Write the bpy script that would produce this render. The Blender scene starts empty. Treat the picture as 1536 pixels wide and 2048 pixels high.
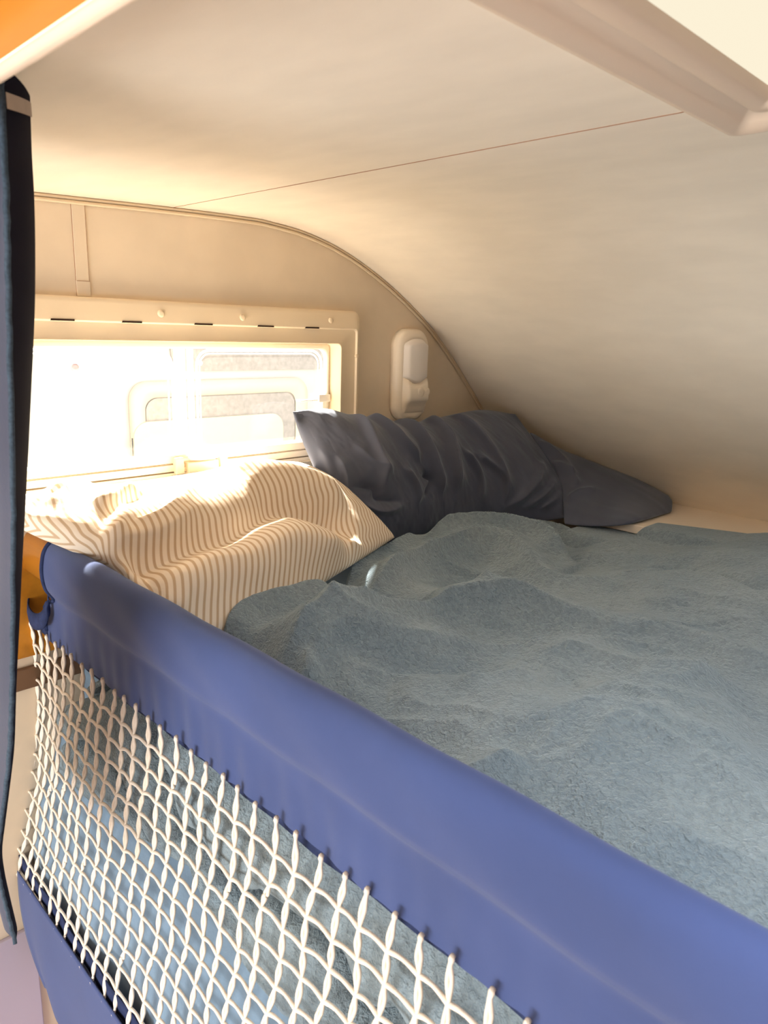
import bpy, bmesh, math, random
import numpy as np
from mathutils import Matrix, Vector
random.seed(7)
S = bpy.context.scene
COL = S.collection

# ------------------------------------------------------------------ helpers
def mat(name):
    m = bpy.data.materials.new(name); m.use_nodes = True
    nt = m.node_tree; nt.nodes.clear()
    out = nt.nodes.new('ShaderNodeOutputMaterial'); out.location = (600, 0)
    return m, nt, out

def N(nt, typ, **kw):
    n = nt.nodes.new(typ)
    for k, v in kw.items():
        if k in n.inputs.keys(): n.inputs[k].default_value = v
        else: setattr(n, k, v)
    return n

def principled(name, col, rough=.6, spec=.3, var=.0, vscale=8., bump=.0, bscale=60., stretch=(1, 1, 1), sheen=0., col2=None, bdist=.002, coat=0.):
    m, nt, out = mat(name)
    p = N(nt, 'ShaderNodeBsdfPrincipled')
    p.inputs['Roughness'].default_value = rough
    p.inputs['Specular IOR Level'].default_value = spec
    p.inputs['Base Color'].default_value = (*col, 1)
    if sheen:
        p.inputs['Sheen Weight'].default_value = sheen
        p.inputs['Sheen Roughness'].default_value = .5
        p.inputs['Sheen Tint'].default_value = (.8, .9, 1, 1)
    if coat: p.inputs['Coat Weight'].default_value = coat; p.inputs['Coat Roughness'].default_value = .15
    tc = N(nt, 'ShaderNodeTexCoord'); mp = N(nt, 'ShaderNodeMapping'); mp.inputs['Scale'].default_value = stretch
    nt.links.new(tc.outputs['Object'], mp.inputs['Vector'])
    if var or col2:
        nz = N(nt, 'ShaderNodeTexNoise', Scale=vscale, Detail=6.); nt.links.new(mp.outputs[0], nz.inputs['Vector'])
        rp = N(nt, 'ShaderNodeValToRGB')
        c2 = col2 if col2 else tuple(c * (1 - var) for c in col)
        rp.color_ramp.elements[0].position = .35; rp.color_ramp.elements[0].color = (*c2, 1)
        rp.color_ramp.elements[1].position = .65; rp.color_ramp.elements[1].color = (*col, 1)
        nt.links.new(nz.outputs['Fac'], rp.inputs[0]); nt.links.new(rp.outputs[0], p.inputs['Base Color'])
    if bump:
        nb = N(nt, 'ShaderNodeTexNoise', Scale=bscale, Detail=4.); nt.links.new(mp.outputs[0], nb.inputs['Vector'])
        bp = N(nt, 'ShaderNodeBump', Strength=bump, Distance=bdist)
        nt.links.new(nb.outputs['Fac'], bp.inputs['Height']); nt.links.new(bp.outputs[0], p.inputs['Normal'])
    nt.links.new(p.outputs[0], out.inputs[0])
    return m

def link(name, me, m, parent=None, smooth=True):
    if m is not None:
        for mm in (m if isinstance(m, (list, tuple)) else [m]): me.materials.append(mm)
    if smooth:
        me.polygons.foreach_set('use_smooth', [True] * len(me.polygons))
    o = bpy.data.objects.new(name, me); COL.objects.link(o)
    if parent is not None: o.parent = parent
    return o

def mesh(name, V, F, m, parent=None, smooth=True, uv=None):
    me = bpy.data.meshes.new(name)
    me.from_pydata([tuple(map(float, v)) for v in V], [], [tuple(map(int, f)) for f in F]); me.update()
    if uv is not None:
        L = me.uv_layers.new(name='UVMap')
        idx = np.empty(len(me.loops), dtype=np.int32); me.loops.foreach_get('vertex_index', idx)
        L.data.foreach_set('uv', np.asarray(uv, dtype=np.float32)[idx].ravel())
    return link(name, me, m, parent, smooth)

def gridfaces(nr, nc, off=0, wrap=False):
    F = []
    for i in range(nr - 1):
        a = off + i * nc
        for j in range(nc - 1 + (1 if wrap else 0)):
            k = (j + 1) % nc
            F.append((a + j, a + k, a + nc + k, a + nc + j))
    return F

def grid(name, P, m, parent=None, uv=None, thick=0., flip=False):
    nr, nc = P.shape[:2]
    F = gridfaces(nr, nc)
    if flip: F = [f[::-1] for f in F]
    o = mesh(name, P.reshape(-1, 3), F, m, parent, True, None if uv is None else uv.reshape(-1, 2))
    if thick:
        s = o.modifiers.new('thick', 'SOLIDIFY'); s.thickness = abs(thick); s.offset = -1 if thick > 0 else 1
    return o

class MB:
    """collects boxes / loops into one mesh"""
    def __init__(s): s.V = []; s.F = []
    def add(s, V, F):
        o = len(s.V); s.V += [tuple(v) for v in V]; s.F += [tuple(i + o for i in f) for f in F]; return s
    def box(s, a, b):
        (x0, y0, z0), (x1, y1, z1) = a, b
        V = [(x, y, z) for x in (x0, x1) for y in (y0, y1) for z in (z0, z1)]
        return s.add(V, [(0, 1, 3, 2), (4, 6, 7, 5), (0, 4, 5, 1), (2, 3, 7, 6), (0, 2, 6, 4), (1, 5, 7, 3)])
    def loops(s, L, cap0=False, cap1=False):
        n = len(L[0]); V = [p for l in L for p in l]
        F = gridfaces(len(L), n, 0, True)
        if cap0: F.append(tuple(range(n))[::-1])
        if cap1: F.append(tuple(range((len(L) - 1) * n, len(L) * n)))
        return s.add(V, F)
    def build(s, name, m, parent=None, bevel=0., smooth=False, seg=2):
        o = mesh(name, s.V, s.F, m, parent, smooth)
        bm = bmesh.new(); bm.from_mesh(o.data); bmesh.ops.recalc_face_normals(bm, faces=bm.faces); bm.to_mesh(o.data); bm.free()
        if bevel:
            b = o.modifiers.new('bev', 'BEVEL'); b.width = bevel; b.segments = seg; b.limit_method = 'ANGLE'; b.angle_limit = .6
            o.data.polygons.foreach_set('use_smooth', [True] * len(o.data.polygons))
            w = o.modifiers.new('wn', 'WEIGHTED_NORMAL')
        return o

def rr(y0, z0, y1, z1, r, n=8):
    """rounded rectangle in the (Y, Z) plane, counter-clockwise"""
    P = []
    for cy, cz, a0 in ((y1 - r, z1 - r, 0), (y0 + r, z1 - r, 90), (y0 + r, z0 + r, 180), (y1 - r, z0 + r, 270)):
        for k in range(n + 1):
            a = math.radians(a0 + 90 * k / n); P.append((cy + r * math.cos(a), cz + r * math.sin(a)))
    return P

def at_x(P, x): return [(x, y, z) for y, z in P]

def tube(path, rad, n=8, closed=False):
    """tube along a 3-D path; rad scalar or list; returns V, F"""
    P = np.asarray(path, float); m = len(P); R = np.full(m, rad) if np.isscalar(rad) else np.asarray(rad)
    V = []
    T = np.gradient(P, axis=0); T /= np.linalg.norm(T, axis=1)[:, None] + 1e-12
    up = np.array([0.31, .2, .93])
    for i in range(m):
        a = np.cross(T[i], up); a /= np.linalg.norm(a) + 1e-12; b = np.cross(a, T[i])
        for k in range(n):
            t = 2 * math.pi * k / n; V.append(P[i] + R[i] * (math.cos(t) * a + math.sin(t) * b))
    F = gridfaces(m, n, 0, True); F.append(tuple(range(n))); F.append(tuple(range((m - 1) * n, m * n))[::-1])
    return V, F

def empty(name, loc, label, cat, group=None):
    o = bpy.data.objects.new(name, None); COL.objects.link(o); o.location = loc; o.empty_display_size = .05
    return tag(o, label, cat, group)

def tag(o, label=None, cat=None, group=None, kind=None):
    if label: o['label'] = label
    if cat: o['category'] = cat
    if group: o['group'] = group
    if kind: o['kind'] = kind
    return o

def adopt(root, *obs):
    """keep world position while parenting"""
    for o in obs:
        o.parent = root; o.matrix_parent_inverse = Matrix.Translation(root.location).inverted()
    return root

# ---- noise
def _hash(ix, iy, seed):
    h = (ix.astype(np.int64) * 374761393 + iy.astype(np.int64) * 668265263 + seed * 1442695041) & 0x7fffffff
    h = ((h ^ (h >> 13)) * 1274126177) & 0x7fffffff
    return ((h ^ (h >> 16)) & 0xffff) / 65535.0
def vnoise(x, y, seed=0):
    ix = np.floor(x); iy = np.floor(y); fx = x - ix; fy = y - iy
    fx = fx * fx * fx * (fx * (fx * 6 - 15) + 10); fy = fy * fy * fy * (fy * (fy * 6 - 15) + 10)
    a = _hash(ix, iy, seed); b = _hash(ix + 1, iy, seed); c = _hash(ix, iy + 1, seed); d = _hash(ix + 1, iy + 1, seed)
    return (a * (1 - fx) + b * fx) * (1 - fy) + (c * (1 - fx) + d * fx) * fy - .5
def fbm(x, y, seed=0, oc=4, g=.5):
    v = 0; a = 1.
    for k in range(oc): v = v + a * vnoise(x * 2 ** k + 17.3 * k, y * 2 ** k - 9.1 * k, seed + k); a *= g
    return v

def smooth01(t): t = np.clip(t, 0, 1); return t * t * (3 - 2 * t)

def catmull(P, n):
    P = np.asarray(P, float); m = len(P)
    if m == 2: return P[0] + (P[1] - P[0]) * np.linspace(0, 1, n)[:, None]
    Q = np.vstack([2 * P[0] - P[1], P, 2 * P[-1] - P[-2]]); out = []
    for u in np.linspace(0, m - 1 - 1e-9, n):
        i = int(u); t = u - i; a, b, c, d = Q[i], Q[i + 1], Q[i + 2], Q[i + 3]
        out.append(.5 * (2 * b + (c - a) * t + (2 * a - 5 * b + 4 * c - d) * t * t + (3 * b - a - 3 * c + d) * t ** 3))
    return np.array(out)

def ridge(X, Y, pts, amp, wl, wr, sharp=2.0, taper=.25, taper2=None, sharpr=None):
    """fold along a polyline in the cloth's own plane: wl / wr are the widths on the left / right of its direction"""
    if taper2 is None: taper2 = taper
    Q = catmull(pts, max(12, 6 * len(pts))); best = np.full(X.shape, 1e9); side = np.zeros(X.shape); par = np.zeros(X.shape)
    L = np.concatenate([[0], np.cumsum(np.linalg.norm(np.diff(Q, axis=0), axis=1))]); tot = L[-1]
    for i in range(len(Q) - 1):
        a = Q[i]; d = Q[i + 1] - a; l2 = d @ d + 1e-12
        t = np.clip(((X - a[0]) * d[0] + (Y - a[1]) * d[1]) / l2, 0, 1)
        dx = X - a[0] - t * d[0]; dy = Y - a[1] - t * d[1]; dd = np.sqrt(dx * dx + dy * dy)
        u = dd < best; best = np.where(u, dd, best)
        side = np.where(u, d[0] * dy - d[1] * dx, side); par = np.where(u, (L[i] + t * math.sqrt(l2)) / tot, par)
    w = np.where(side > 0, wl, wr)
    tp = smooth01(par / max(taper, 1e-3)) * smooth01((1 - par) / max(taper2, 1e-3))
    tp = .12 + .88 * tp
    return amp * tp * np.exp(-(best / w) ** (sharp if sharpr is None else np.where(side > 0, sharp, sharpr)))

# ------------------------------------------------------------------ materials
M = {}
M['ceil'] = principled('warm_vinyl_ceiling', (.82, .745, .635), .60, .28, .06, 14., .22, 46., (.55, 1.2, 1.2), bdist=.0013)
M['wall'] = principled('warm_vinyl_wall', (.70, .60, .465), .62, .25, .07, 9., .22, 60., bdist=.0012)
M['plastic'] = principled('cream_plastic', (.80, .68, .50), .38, .4, .03, 3.)
M['white_pl'] = principled('white_plastic', (.86, .83, .76), .35, .45)
M['lampwhite'] = principled('ivory_lamp_plastic', (.84, .76, .64), .33, .45)
M['diffuser'] = principled('frosted_diffuser', (.80, .76, .72), .45, .4)
M['slot'] = principled('slot_dark', (.03, .015, .01), .8, .1)
M['wood'] = principled('orange_wood', (.58, .235, .022), .36, .35, .3, 3., 0, 20, (.6, 8, 8), coat=.15)
M['edge_gloss'] = principled('pale_edge_gloss', (.86, .70, .56), .35, .5)  # pale colour standing in for the gloss on the rounded lower edge
M['seam'] = principled('seam_brown', (.30, .14, .07), .8, .1)
M['bead'] = principled('beige_piping', (.66, .54, .38), .5, .3)
M['gasket'] = principled('dark_gasket', (.14, .10, .06), .7, .2)
M['ledge'] = principled('cream_board', (.90, .80, .67), .5, .3)
M['navy'] = principled('navy_canvas', (.055, .084, .228), .85, .15, .16, 5., .15, 380., sheen=.25, bdist=.0006)
M['navy_dk'] = principled('navy_binding', (.030, .045, .120), .85, .15, .3, 90., .4, 420., bdist=.0008)
M['curtain'] = principled('curtain_slate', (.058, .066, .110), .85, .12, .12, 6., .1, 260., sheen=.25)
M['fold_shade'] = principled('curtain_fold_shaded', (.012, .012, .022), .9, .05)  # near black stands in for the unlit, backlit side of the fold
M['tape'] = principled('curtain_tape', (.48, .40, .34), .8, .1, .1, 60)
M['stitch'] = principled('blue_stitching', (.07, .105, .15), .9, .1, .4, 300.)
M['net'] = principled('cream_cord', (.88, .80, .70), .75, .2, .10, 120., .35, 500., bdist=.0006)
M['darkpillow'] = principled('charcoal_blue_cotton', (.088, .102, .150), .72, .25, .10, 14., .12, 420., sheen=.3, bdist=.0005)
M['sheet'] = principled('pale_blue_sheet', (.20, .30, .42), .9, .1, .12, 10., .3, 160., sheen=.4)
M['lilac'] = principled('pale_lilac_panel', (.46, .41, .50), .55, .3, .05, 2.)
M['caravan'] = principled('white_bodywork', (.40, .39, .395), .4, .4, .03, 3)
M['cream_ext'] = principled('cream_window_surround', (.47, .42, .33), .4, .4)
M['grey_ext'] = principled('pale_grey_glass', (.24, .235, .24), .3, .5, .25, 60.)
M['ground'] = principled('grey_tarmac', (.085, .083, .08), .9, .1, .2, 20)

M['dark_wall'] = principled('light_absorbing_brown', (.20, .10, .045), .5, .3, .3, 4., 0, 20, (1, 1, 6))  # dark colour for unseen walls, cuts bounce light on the blanket
# fleece blanket: fuzzy blue grey
def fleece():
    m, nt, out = mat('blue_grey_fleece')
    p = N(nt, 'ShaderNodeBsdfPrincipled'); p.inputs['Roughness'].default_value = .95; p.inputs['Specular IOR Level'].default_value = .05
    p.inputs['Sheen Weight'].default_value = .55; p.inputs['Sheen Roughness'].default_value = .45; p.inputs['Sheen Tint'].default_value = (.75, .9, 1, 1)
    tc = N(nt, 'ShaderNodeTexCoord')
    n1 = N(nt, 'ShaderNodeTexNoise', Scale=7., Detail=3.); nt.links.new(tc.outputs['Object'], n1.inputs['Vector'])
    rp = N(nt, 'ShaderNodeValToRGB')
    rp.color_ramp.elements[0].position = .38; rp.color_ramp.elements[0].color = (.225, .300, .360, 1)
    rp.color_ramp.elements[1].position = .62; rp.color_ramp.elements[1].color = (.275, .350, .400, 1)
    nt.links.new(n1.outputs['Fac'], rp.inputs[0])
    n2 = N(nt, 'ShaderNodeTexNoise', Scale=125., Detail=3., Roughness=.55, Distortion=.8); nt.links.new(tc.outputs['Object'], n2.inputs['Vector'])
    r2 = N(nt, 'ShaderNodeMapRange'); r2.inputs['From Min'].default_value = .32; r2.inputs['From Max'].default_value = .62
    r2.inputs['To Min'].default_value = .80; r2.inputs['To Max'].default_value = 1.03
    nt.links.new(n2.outputs['Fac'], r2.inputs[0])
    mx = N(nt, 'ShaderNodeVectorMath', operation='SCALE'); nt.links.new(rp.outputs[0], mx.inputs[0]); nt.links.new(r2.outputs[0], mx.inputs['Scale'])
    nt.links.new(mx.outputs[0], p.inputs['Base Color'])
    n3 = N(nt, 'ShaderNodeTexNoise', Scale=420., Detail=2.); nt.links.new(tc.outputs['Object'], n3.inputs['Vector'])
    ad = N(nt, 'ShaderNodeMath', operation='MULTIPLY_ADD'); ad.inputs[1].default_value = .35
    nt.links.new(n3.outputs['Fac'], ad.inputs[0]); nt.links.new(n2.outputs['Fac'], ad.inputs[2])
    b = N(nt, 'ShaderNodeBump', Strength=1., Distance=.007); nt.links.new(ad.outputs[0], b.inputs['Height']); nt.links.new(b.outputs[0], p.inputs['Normal'])
    nt.links.new(p.outputs[0], out.inputs[0]); return m
M['fleece'] = fleece()

def striped():
    m, nt, out = mat('cream_and_tan_ticking')
    p = N(nt, 'ShaderNodeBsdfPrincipled'); p.inputs['Roughness'].default_value = .85; p.inputs['Specular IOR Level'].default_value = .15
    uv = N(nt, 'ShaderNodeUVMap'); sx = N(nt, 'ShaderNodeSeparateXYZ'); nt.links.new(uv.outputs[0], sx.inputs[0])
    a = N(nt, 'ShaderNodeMath', operation='MULTIPLY'); a.inputs[1].default_value = 48.; nt.links.new(sx.outputs[0], a.inputs[0])
    fr = N(nt, 'ShaderNodeMath', operation='FRACT'); nt.links.new(a.outputs[0], fr.inputs[0])
    ce = N(nt, 'ShaderNodeMath', operation='SUBTRACT'); ce.inputs[1].default_value = .5; nt.links.new(fr.outputs[0], ce.inputs[0])
    ab = N(nt, 'ShaderNodeMath', operation='ABSOLUTE'); nt.links.new(ce.outputs[0], ab.inputs[0])
    rp = N(nt, 'ShaderNodeValToRGB')
    rp.color_ramp.elements[0].position = .13; rp.color_ramp.elements[0].color = (.61, .46, .31, 1)
    rp.color_ramp.elements[1].position = .24; rp.color_ramp.elements[1].color = (.90, .81, .69, 1)
    nt.links.new(ab.outputs[0], rp.inputs[0]); nt.links.new(rp.outputs[0], p.inputs['Base Color'])
    tc = N(nt, 'ShaderNodeTexCoord'); nb = N(nt, 'ShaderNodeTexNoise', Scale=90., Detail=4.); nt.links.new(tc.outputs['Object'], nb.inputs['Vector'])
    b = N(nt, 'ShaderNodeBump', Strength=.25, Distance=.002); nt.links.new(nb.outputs['Fac'], b.inputs['Height']); nt.links.new(b.outputs[0], p.inputs['Normal'])
    nt.links.new(p.outputs[0], out.inputs[0]); return m
M['striped'] = striped()

def pane():   # scratched acrylic: mostly clear, with a thin milky haze
    m, nt, out = mat('hazy_acrylic')
    t = N(nt, 'ShaderNodeBsdfTransparent'); t.inputs[0].default_value = (1, .985, .96, 1)
    tr = N(nt, 'ShaderNodeBsdfTranslucent'); tr.inputs[0].default_value = (.95, .93, .9, 1)
    g = N(nt, 'ShaderNodeBsdfGlossy'); g.inputs['Roughness'].default_value = .05
    mx = N(nt, 'ShaderNodeMixShader'); m2 = N(nt, 'ShaderNodeMixShader')
    tc = N(nt, 'ShaderNodeTexCoord'); nz = N(nt, 'ShaderNodeTexNoise', Scale=140., Detail=5.); nt.links.new(tc.outputs['Object'], nz.inputs['Vector'])
    r = N(nt, 'ShaderNodeMapRange'); r.inputs['To Min'].default_value = .003; r.inputs['To Max'].default_value = .016
    nt.links.new(nz.outputs['Fac'], r.inputs[0]); nt.links.new(r.outputs[0], mx.inputs[0])
    nt.links.new(t.outputs[0], mx.inputs[1]); nt.links.new(tr.outputs[0], mx.inputs[2])
    m2.inputs[0].default_value = .03; nt.links.new(mx.outputs[0], m2.inputs[1]); nt.links.new(g.outputs[0], m2.inputs[2])
    nt.links.new(m2.outputs[0], out.inputs[0]); return m
M['pane'] = pane()

def emis(name, col, s):
    m, nt, out = mat(name); e = N(nt, 'ShaderNodeEmission'); e.inputs[0].default_value = (*col, 1); e.inputs[1].default_value = s
    nt.links.new(e.outputs[0], out.inputs[0]); return m
M['skypane'] = emis('daylit_blind', (1.0, .90, .69), SKY if (SKY := .63) else 1)

# ------------------------------------------------------------------ room shell
PROF = [(.064, 2.142), (.334, 2.151), (.50, 2.154), (.576, 2.152), (.692, 2.138), (.82, 2.102), (.965, 2.037), (1.108, 1.951), (1.224, 1.857),
        (1.326, 1.758), (1.395, 1.689), (1.529, 1.554), (1.632, 1.448)]
prof = catmull([(-.30, 2.135), (-.1, 2.138)] + PROF, 90)
prof = np.vstack([[(-2.6, 2.10), (-1.2, 2.12)], prof])
SX0, SX1, SY0, SY1 = 1.115, 1.72, -.255, .355          # skylight opening in the ceiling
def zc(y): return float(np.interp(y, prof[:, 0], prof[:, 1]))
ys = sorted(set([round(float(v), 5) for v in prof[:, 0]] + [SY0, SY1]))
xs = [-.03, .3, .7, SX0, 1.4, SX1, 2.0, 2.33]
V, F, idx = [], [], {}
def vid(i, j):
    k = (i, j)
    if k not in idx: idx[k] = len(V); V.append((xs[i], ys[j], zc(ys[j])))
    return idx[k]
for i in range(len(xs) - 1):
    for j in range(len(ys) - 1):
        if xs[i] >= SX0 - 1e-6 and xs[i + 1] <= SX1 + 1e-6 and ys[j] >= SY0 - 1e-6 and ys[j + 1] <= SY1 + 1e-6: continue
        F.append((vid(i, j), vid(i, j + 1), vid(i + 1, j + 1), vid(i + 1, j)))
ceil = mesh('ceiling', V, F, M['ceil']); tag(ceil, 'curved beige vinyl ceiling sweeping down to the bed', kind='structure')
so = ceil.modifiers.new('thick', 'SOLIDIFY'); so.thickness = .03; so.offset = -1
# outward is up
me = ceil.data
if me.polygons[0].normal.z > 0: so.offset = 1
ceil.modifiers.new('es', 'EDGE_SPLIT').split_angle = math.radians(40)

# wall with the window opening
WY0, WY1, WZ0, WZ1 = -.06, .785, 1.600, 1.888
mb = MB()
mb.box((-.03, -2.6, -.02), (0, WY0, 2.16)); mb.box((-.03, WY1, 1.0), (0, 1.70, 2.16))
mb.box((-.03, WY0, -.02), (0, WY1, WZ0)); mb.box((-.03, WY0, WZ1), (0, WY1, 2.16))
mb.box((-.03, WY1, -.02), (0, 1.70, 1.0))
tag(mb.build('wall_left', M['wall']), 'beige side wall with the bed window', kind='structure')
mb = MB().box((2.30, -2.6, -.02), (2.33, 1.70, 2.16)); tag(mb.build('wall_right', M['dark_wall']), 'unseen opposite side wall, dark brown to cut bounce light', kind='structure')
mb = MB().box((-.03, 1.635, -.02), (2.33, 1.70, 1.46)); tag(mb.build('wall_front', M['wall']), 'beige wall below the curved ceiling', kind='structure')
mb = MB().box((-.03, -2.6, -.05), (2.33, 1.70, -.0201)); tag(mb.build('floor', principled('pale_floor', (.74, .68, .62), .5, .3)), 'pale floor', kind='structure')  # unseen floor, kept pale to bounce light up to the ceiling
# unseen rear wall behind the camera, its window kept low to light the guard
mb = MB().box((-.03, -2.63, -.02), (2.33, -2.6, .55)).box((-.03, -2.63, 1.50), (2.33, -2.6, 2.16)).box((-.03, -2.63, .55), (.15, -2.6, 1.50)).box((2.15, -2.63, .55), (2.33, -2.6, 1.50))
tag(mb.build('wall_back', M['dark_wall']), 'unseen rear wall, dark brown to cut bounce light, with an added low window', kind='structure')
# piping along the wall / ceiling joint: two beads and the dark line above them
pp = prof[(prof[:, 0] > -.4)]
nrm = np.gradient(pp, axis=0); nrm = np.stack([nrm[:, 1], -nrm[:, 0]], 1); nrm /= np.linalg.norm(nrm, axis=1)[:, None]   # points into the room
mb = MB()
for off, r in ((.0035, .0032), (.0105, .0036)):
    V_, F_ = tube([(r * .9 + .0004, y + n[0] * off, z + n[1] * off) for (y, z), n in zip(pp, nrm)], r, 8); mb.add(V_, F_)
tag(mb.build('trim_1', M['bead'], smooth=True), 'thin beige double piping where side wall meets ceiling', kind='structure')
V_, F_ = tube([(.0012, y + n[0] * .0008, z + n[1] * .0008) for (y, z), n in zip(pp, nrm)], .0014, 6)
tag(mesh('trim_2', V_, F_, M['gasket']), 'dark joint line above the piping', kind='structure')
# seam between two ceiling sheets
zs = zc(.3345)
mb = MB().box((.004, .3339, zs - .0006), (1.10, .3351, zs + .002)); tag(mb.build('trim_3', M['seam']), 'hairline reddish seam across the ceiling', kind='structure')
# cover strip on the wall above the window
mb = MB().box((0, .127, 1.995), (.0022, .152, zc(.14) - .012)); mb.box((0, .1265, 1.967), (.0034, .1525, 1.9955))
tag(mb.build('trim_4', M['wall'], bevel=.0006), 'flat beige cover strip above the window', kind='structure')
mb = MB().box((.0, .1262, 1.967), (.0006, .1270, zc(.14) - .012)); mb.box((.0, .1512, 1.967), (.0024, .1518, zc(.14) - .012)); mb.box((.0, .1268, 1.9945), (.0037, .1522, 1.9952))
tag(mb.build('trim_5', M['seam']), 'thin brown edges of the cover strip', kind='structure')
# ledge at the foot of the curved front
mb = MB().box((.0, 1.30, 1.425), (2.30, 1.634, 1.449)); tag(mb.build('trim_6', M['ledge'], bevel=.003), 'cream ledge board under the curved ceiling', kind='structure')
# wooden strip and post on the side wall below the window
mb = MB().box((0, -.055, 1.275), (.018, .10, 1.475)); tag(mb.build('trim_7', M['wood'], bevel=.003), 'orange wood cleat on the side wall carrying the rail', kind='structure')
mb = MB().box((0, -.055, 1.205), (.012, .40, 1.250)); tag(mb.build('trim_8', principled('brown_wood', (.16, .09, .05), .5, .3), bevel=.003), 'brown strip on the wall behind the net', kind='structure')

# ------------------------------------------------------------------ window
win = bpy.data.objects.new('window_1', None); COL.objects.link(win); win.location = (0, .36, 1.77); tag(win, 'cream framed window beside the pillows', kind='structure')
FO = dict(n=10)
def band(bounds, xs_):
    return [at_x(rr(*b, **FO), x) for b, x in zip(bounds, xs_)]
o = (-.125, 1.565, .845, 1.966)
L = band([(o[0], o[1], o[2], o[3], .022), (o[0], o[1], o[2], o[3], .022), (o[0] + .003, o[1] + .003, o[2] - .003, o[3] - .003, .02),
          (o[0] + .010, o[1] + .007, o[2] - .010, o[3] - .010, .016), (o[0] + .016, o[1] + .01, o[2] - .012, 1.9245, .010), (o[0] + .016, o[1] + .01, o[2] - .013, 1.9225, .010),
          (o[0] + .02, o[1] + .012, o[2] - .016, 1.9195, .010),
          (-.050, 1.592, .7835, 1.8890, .013), (-.047, 1.595, .7805, 1.8865, .012), (-.0455, 1.5965, .7790, 1.8850, .012), (-.045, 1.597, .7785, 1.8845, .012), (-.045, 1.597, .7785, 1.8845, .012)],
         [0, .013, .016, .0165, .0215, .0215, .0165, .0175, .020, .0195, .017, -.028])
mb = MB().loops(L); fr = mb.build('window_frame', M['plastic'], smooth=True)
e = fr.modifiers.new('es', 'EDGE_SPLIT'); e.split_angle = math.radians(50)
parts = [fr]; fr_win = fr
vents = [(.067, .110), (.204, .246), (.365, .408), (.526, .570), (.662, .705)]
vents = [(.710 * .763 - .475, .767 * .763 - .475), (.890 * .763 - .475, .944 * .763 - .475), (1.100 * .763 - .475, 1.157 * .763 - .475),
         (1.311 * .763 - .475, 1.369 * .763 - .475), (1.491 * .763 - .475, 1.546 * .763 - .475)]
for a, b in vents:
    parts.append(MB().box((.012, a, 1.9205), (.0224, b, 1.9240)).build('vent_slot', M['slot']))
def disc(cy, cz, r, x0, h):
    L = []
    for rad, x in ((r, x0), (r, x0 + h * .55), (r * .86, x0 + h * .9), (r * .45, x0 + h)):
        L.append([(x, cy + rad * math.cos(2 * math.pi * k / 20), cz + rad * math.sin(2 * math.pi * k / 20)) for k in range(20)])
    return MB().loops(L, False, True)
for cy, cz, r in ((.289, 1.9405, .0078), (.486, 1.9395, .0076), (.744, 1.941, .0072), (.8335, 1.855, .0058), (-.09, 1.9405, .0078)):
    parts.append(disc(cy, cz, r, .0155, .0065).build('screw_cap', M['plastic'], smooth=True))
# bottom rail of the blind cassette: grooved bands
mb = MB()
mb.box((-.028, -.045, 1.6445 - .018), (.010, .778, 1.6445)); mb.box((-.028, -.045, 1.6235), (.0065, .778, 1.629))
mb.box((-.028, -.045, 1.6085), (.012, .778, 1.6240)); mb.box((-.028, -.045, 1.5975), (.015, .778, 1.6065))
parts.append(mb.build('blind_rail', principled('glossy_cream_rail', (.78, .68, .53), .18, .5), bevel=.0015))
mb = MB().box((-.02, -.045, 1.6255), (.0075, .778, 1.6275)); mb.box((-.02, -.045, 1.6062), (.0128, .778, 1.6086))
parts.append(mb.build('rail_groove', M['gasket']))
# sash: outer white rounded frame
L = band([(-.0445, 1.5975, .778, 1.884, .012), (-.0445, 1.5975, .778, 1.884, .012), (-.035, 1.61, .7705, 1.8735, .022), (-.030, 1.615, .7665, 1.8695, .022), (-.030, 1.615, .7665, 1.8695, .022)],
         [-.034, -.024, -.020, -.022, -.036])
parts.append(MB().loops(L).build('sash', M['white_pl'], smooth=True))
# the two moulded contours in the double acrylic and the blind post between them
def mould(y0, y1, z0, z1, r, x, w):
    P = rr(y0, z0, y1, z1, r, 10); P = P + [P[0]]
    return MB().add(*tube(at_x(P, x), w, 8))
def glow(name, col, tr_):
    m, nt, out = mat(name); d = N(nt, 'ShaderNodeBsdfDiffuse'); d.inputs[0].default_value = (*col, 1); t_ = N(nt, 'ShaderNodeBsdfTranslucent'); t_.inputs[0].default_value = (*col, 1)
    c = N(nt, 'ShaderNodeBsdfTransparent'); mx = N(nt, 'ShaderNodeMixShader'); mx.inputs[0].default_value = .6; m2 = N(nt, 'ShaderNodeMixShader'); m2.inputs[0].default_value = tr_
    nt.links.new(d.outputs[0], mx.inputs[1]); nt.links.new(t_.outputs[0], mx.inputs[2]); nt.links.new(mx.outputs[0], m2.inputs[1]); nt.links.new(c.outputs[0], m2.inputs[2]); nt.links.new(m2.outputs[0], out.inputs[0]); return m
mo = glow('milky_edge', (.93, .92, .90), .45)
for y0, y1 in ((-.03, .340), (.400, .7615)):
    mb = mould(y0, y1, 1.55, 1.8655, .034, -.0375, .0028); mb.add(*tube(at_x((lambda P: P + [P[0]])(rr(y0 + .009, 1.56, y1 - .009, 1.8585, .028, 10)), -.0400), .0016, 8))
    parts.append(mb.build('pane_moulding', mo, smooth=True))
parts.append(MB().box((-.041, .346, 1.60), (-.037, .372, 1.874)).build('screen_post', glow('fine_mesh_grey', (.80, .74, .70), .55)))
parts.append(MB().box((-.0405, .378, 1.60), (-.037, .392, 1.874)).build('screen_post', glow('white_mesh', (.95, .93, .9), .6)))
gp = MB().box((-.0345, -.044, 1.598), (-.0335, .777, 1.8835)).build('glass_pane', M['pane']); parts.append(gp)
parts.append(disc(.408, 1.838, .006, -.0365, .004).build('pane_rivet', mo, smooth=True))
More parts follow.
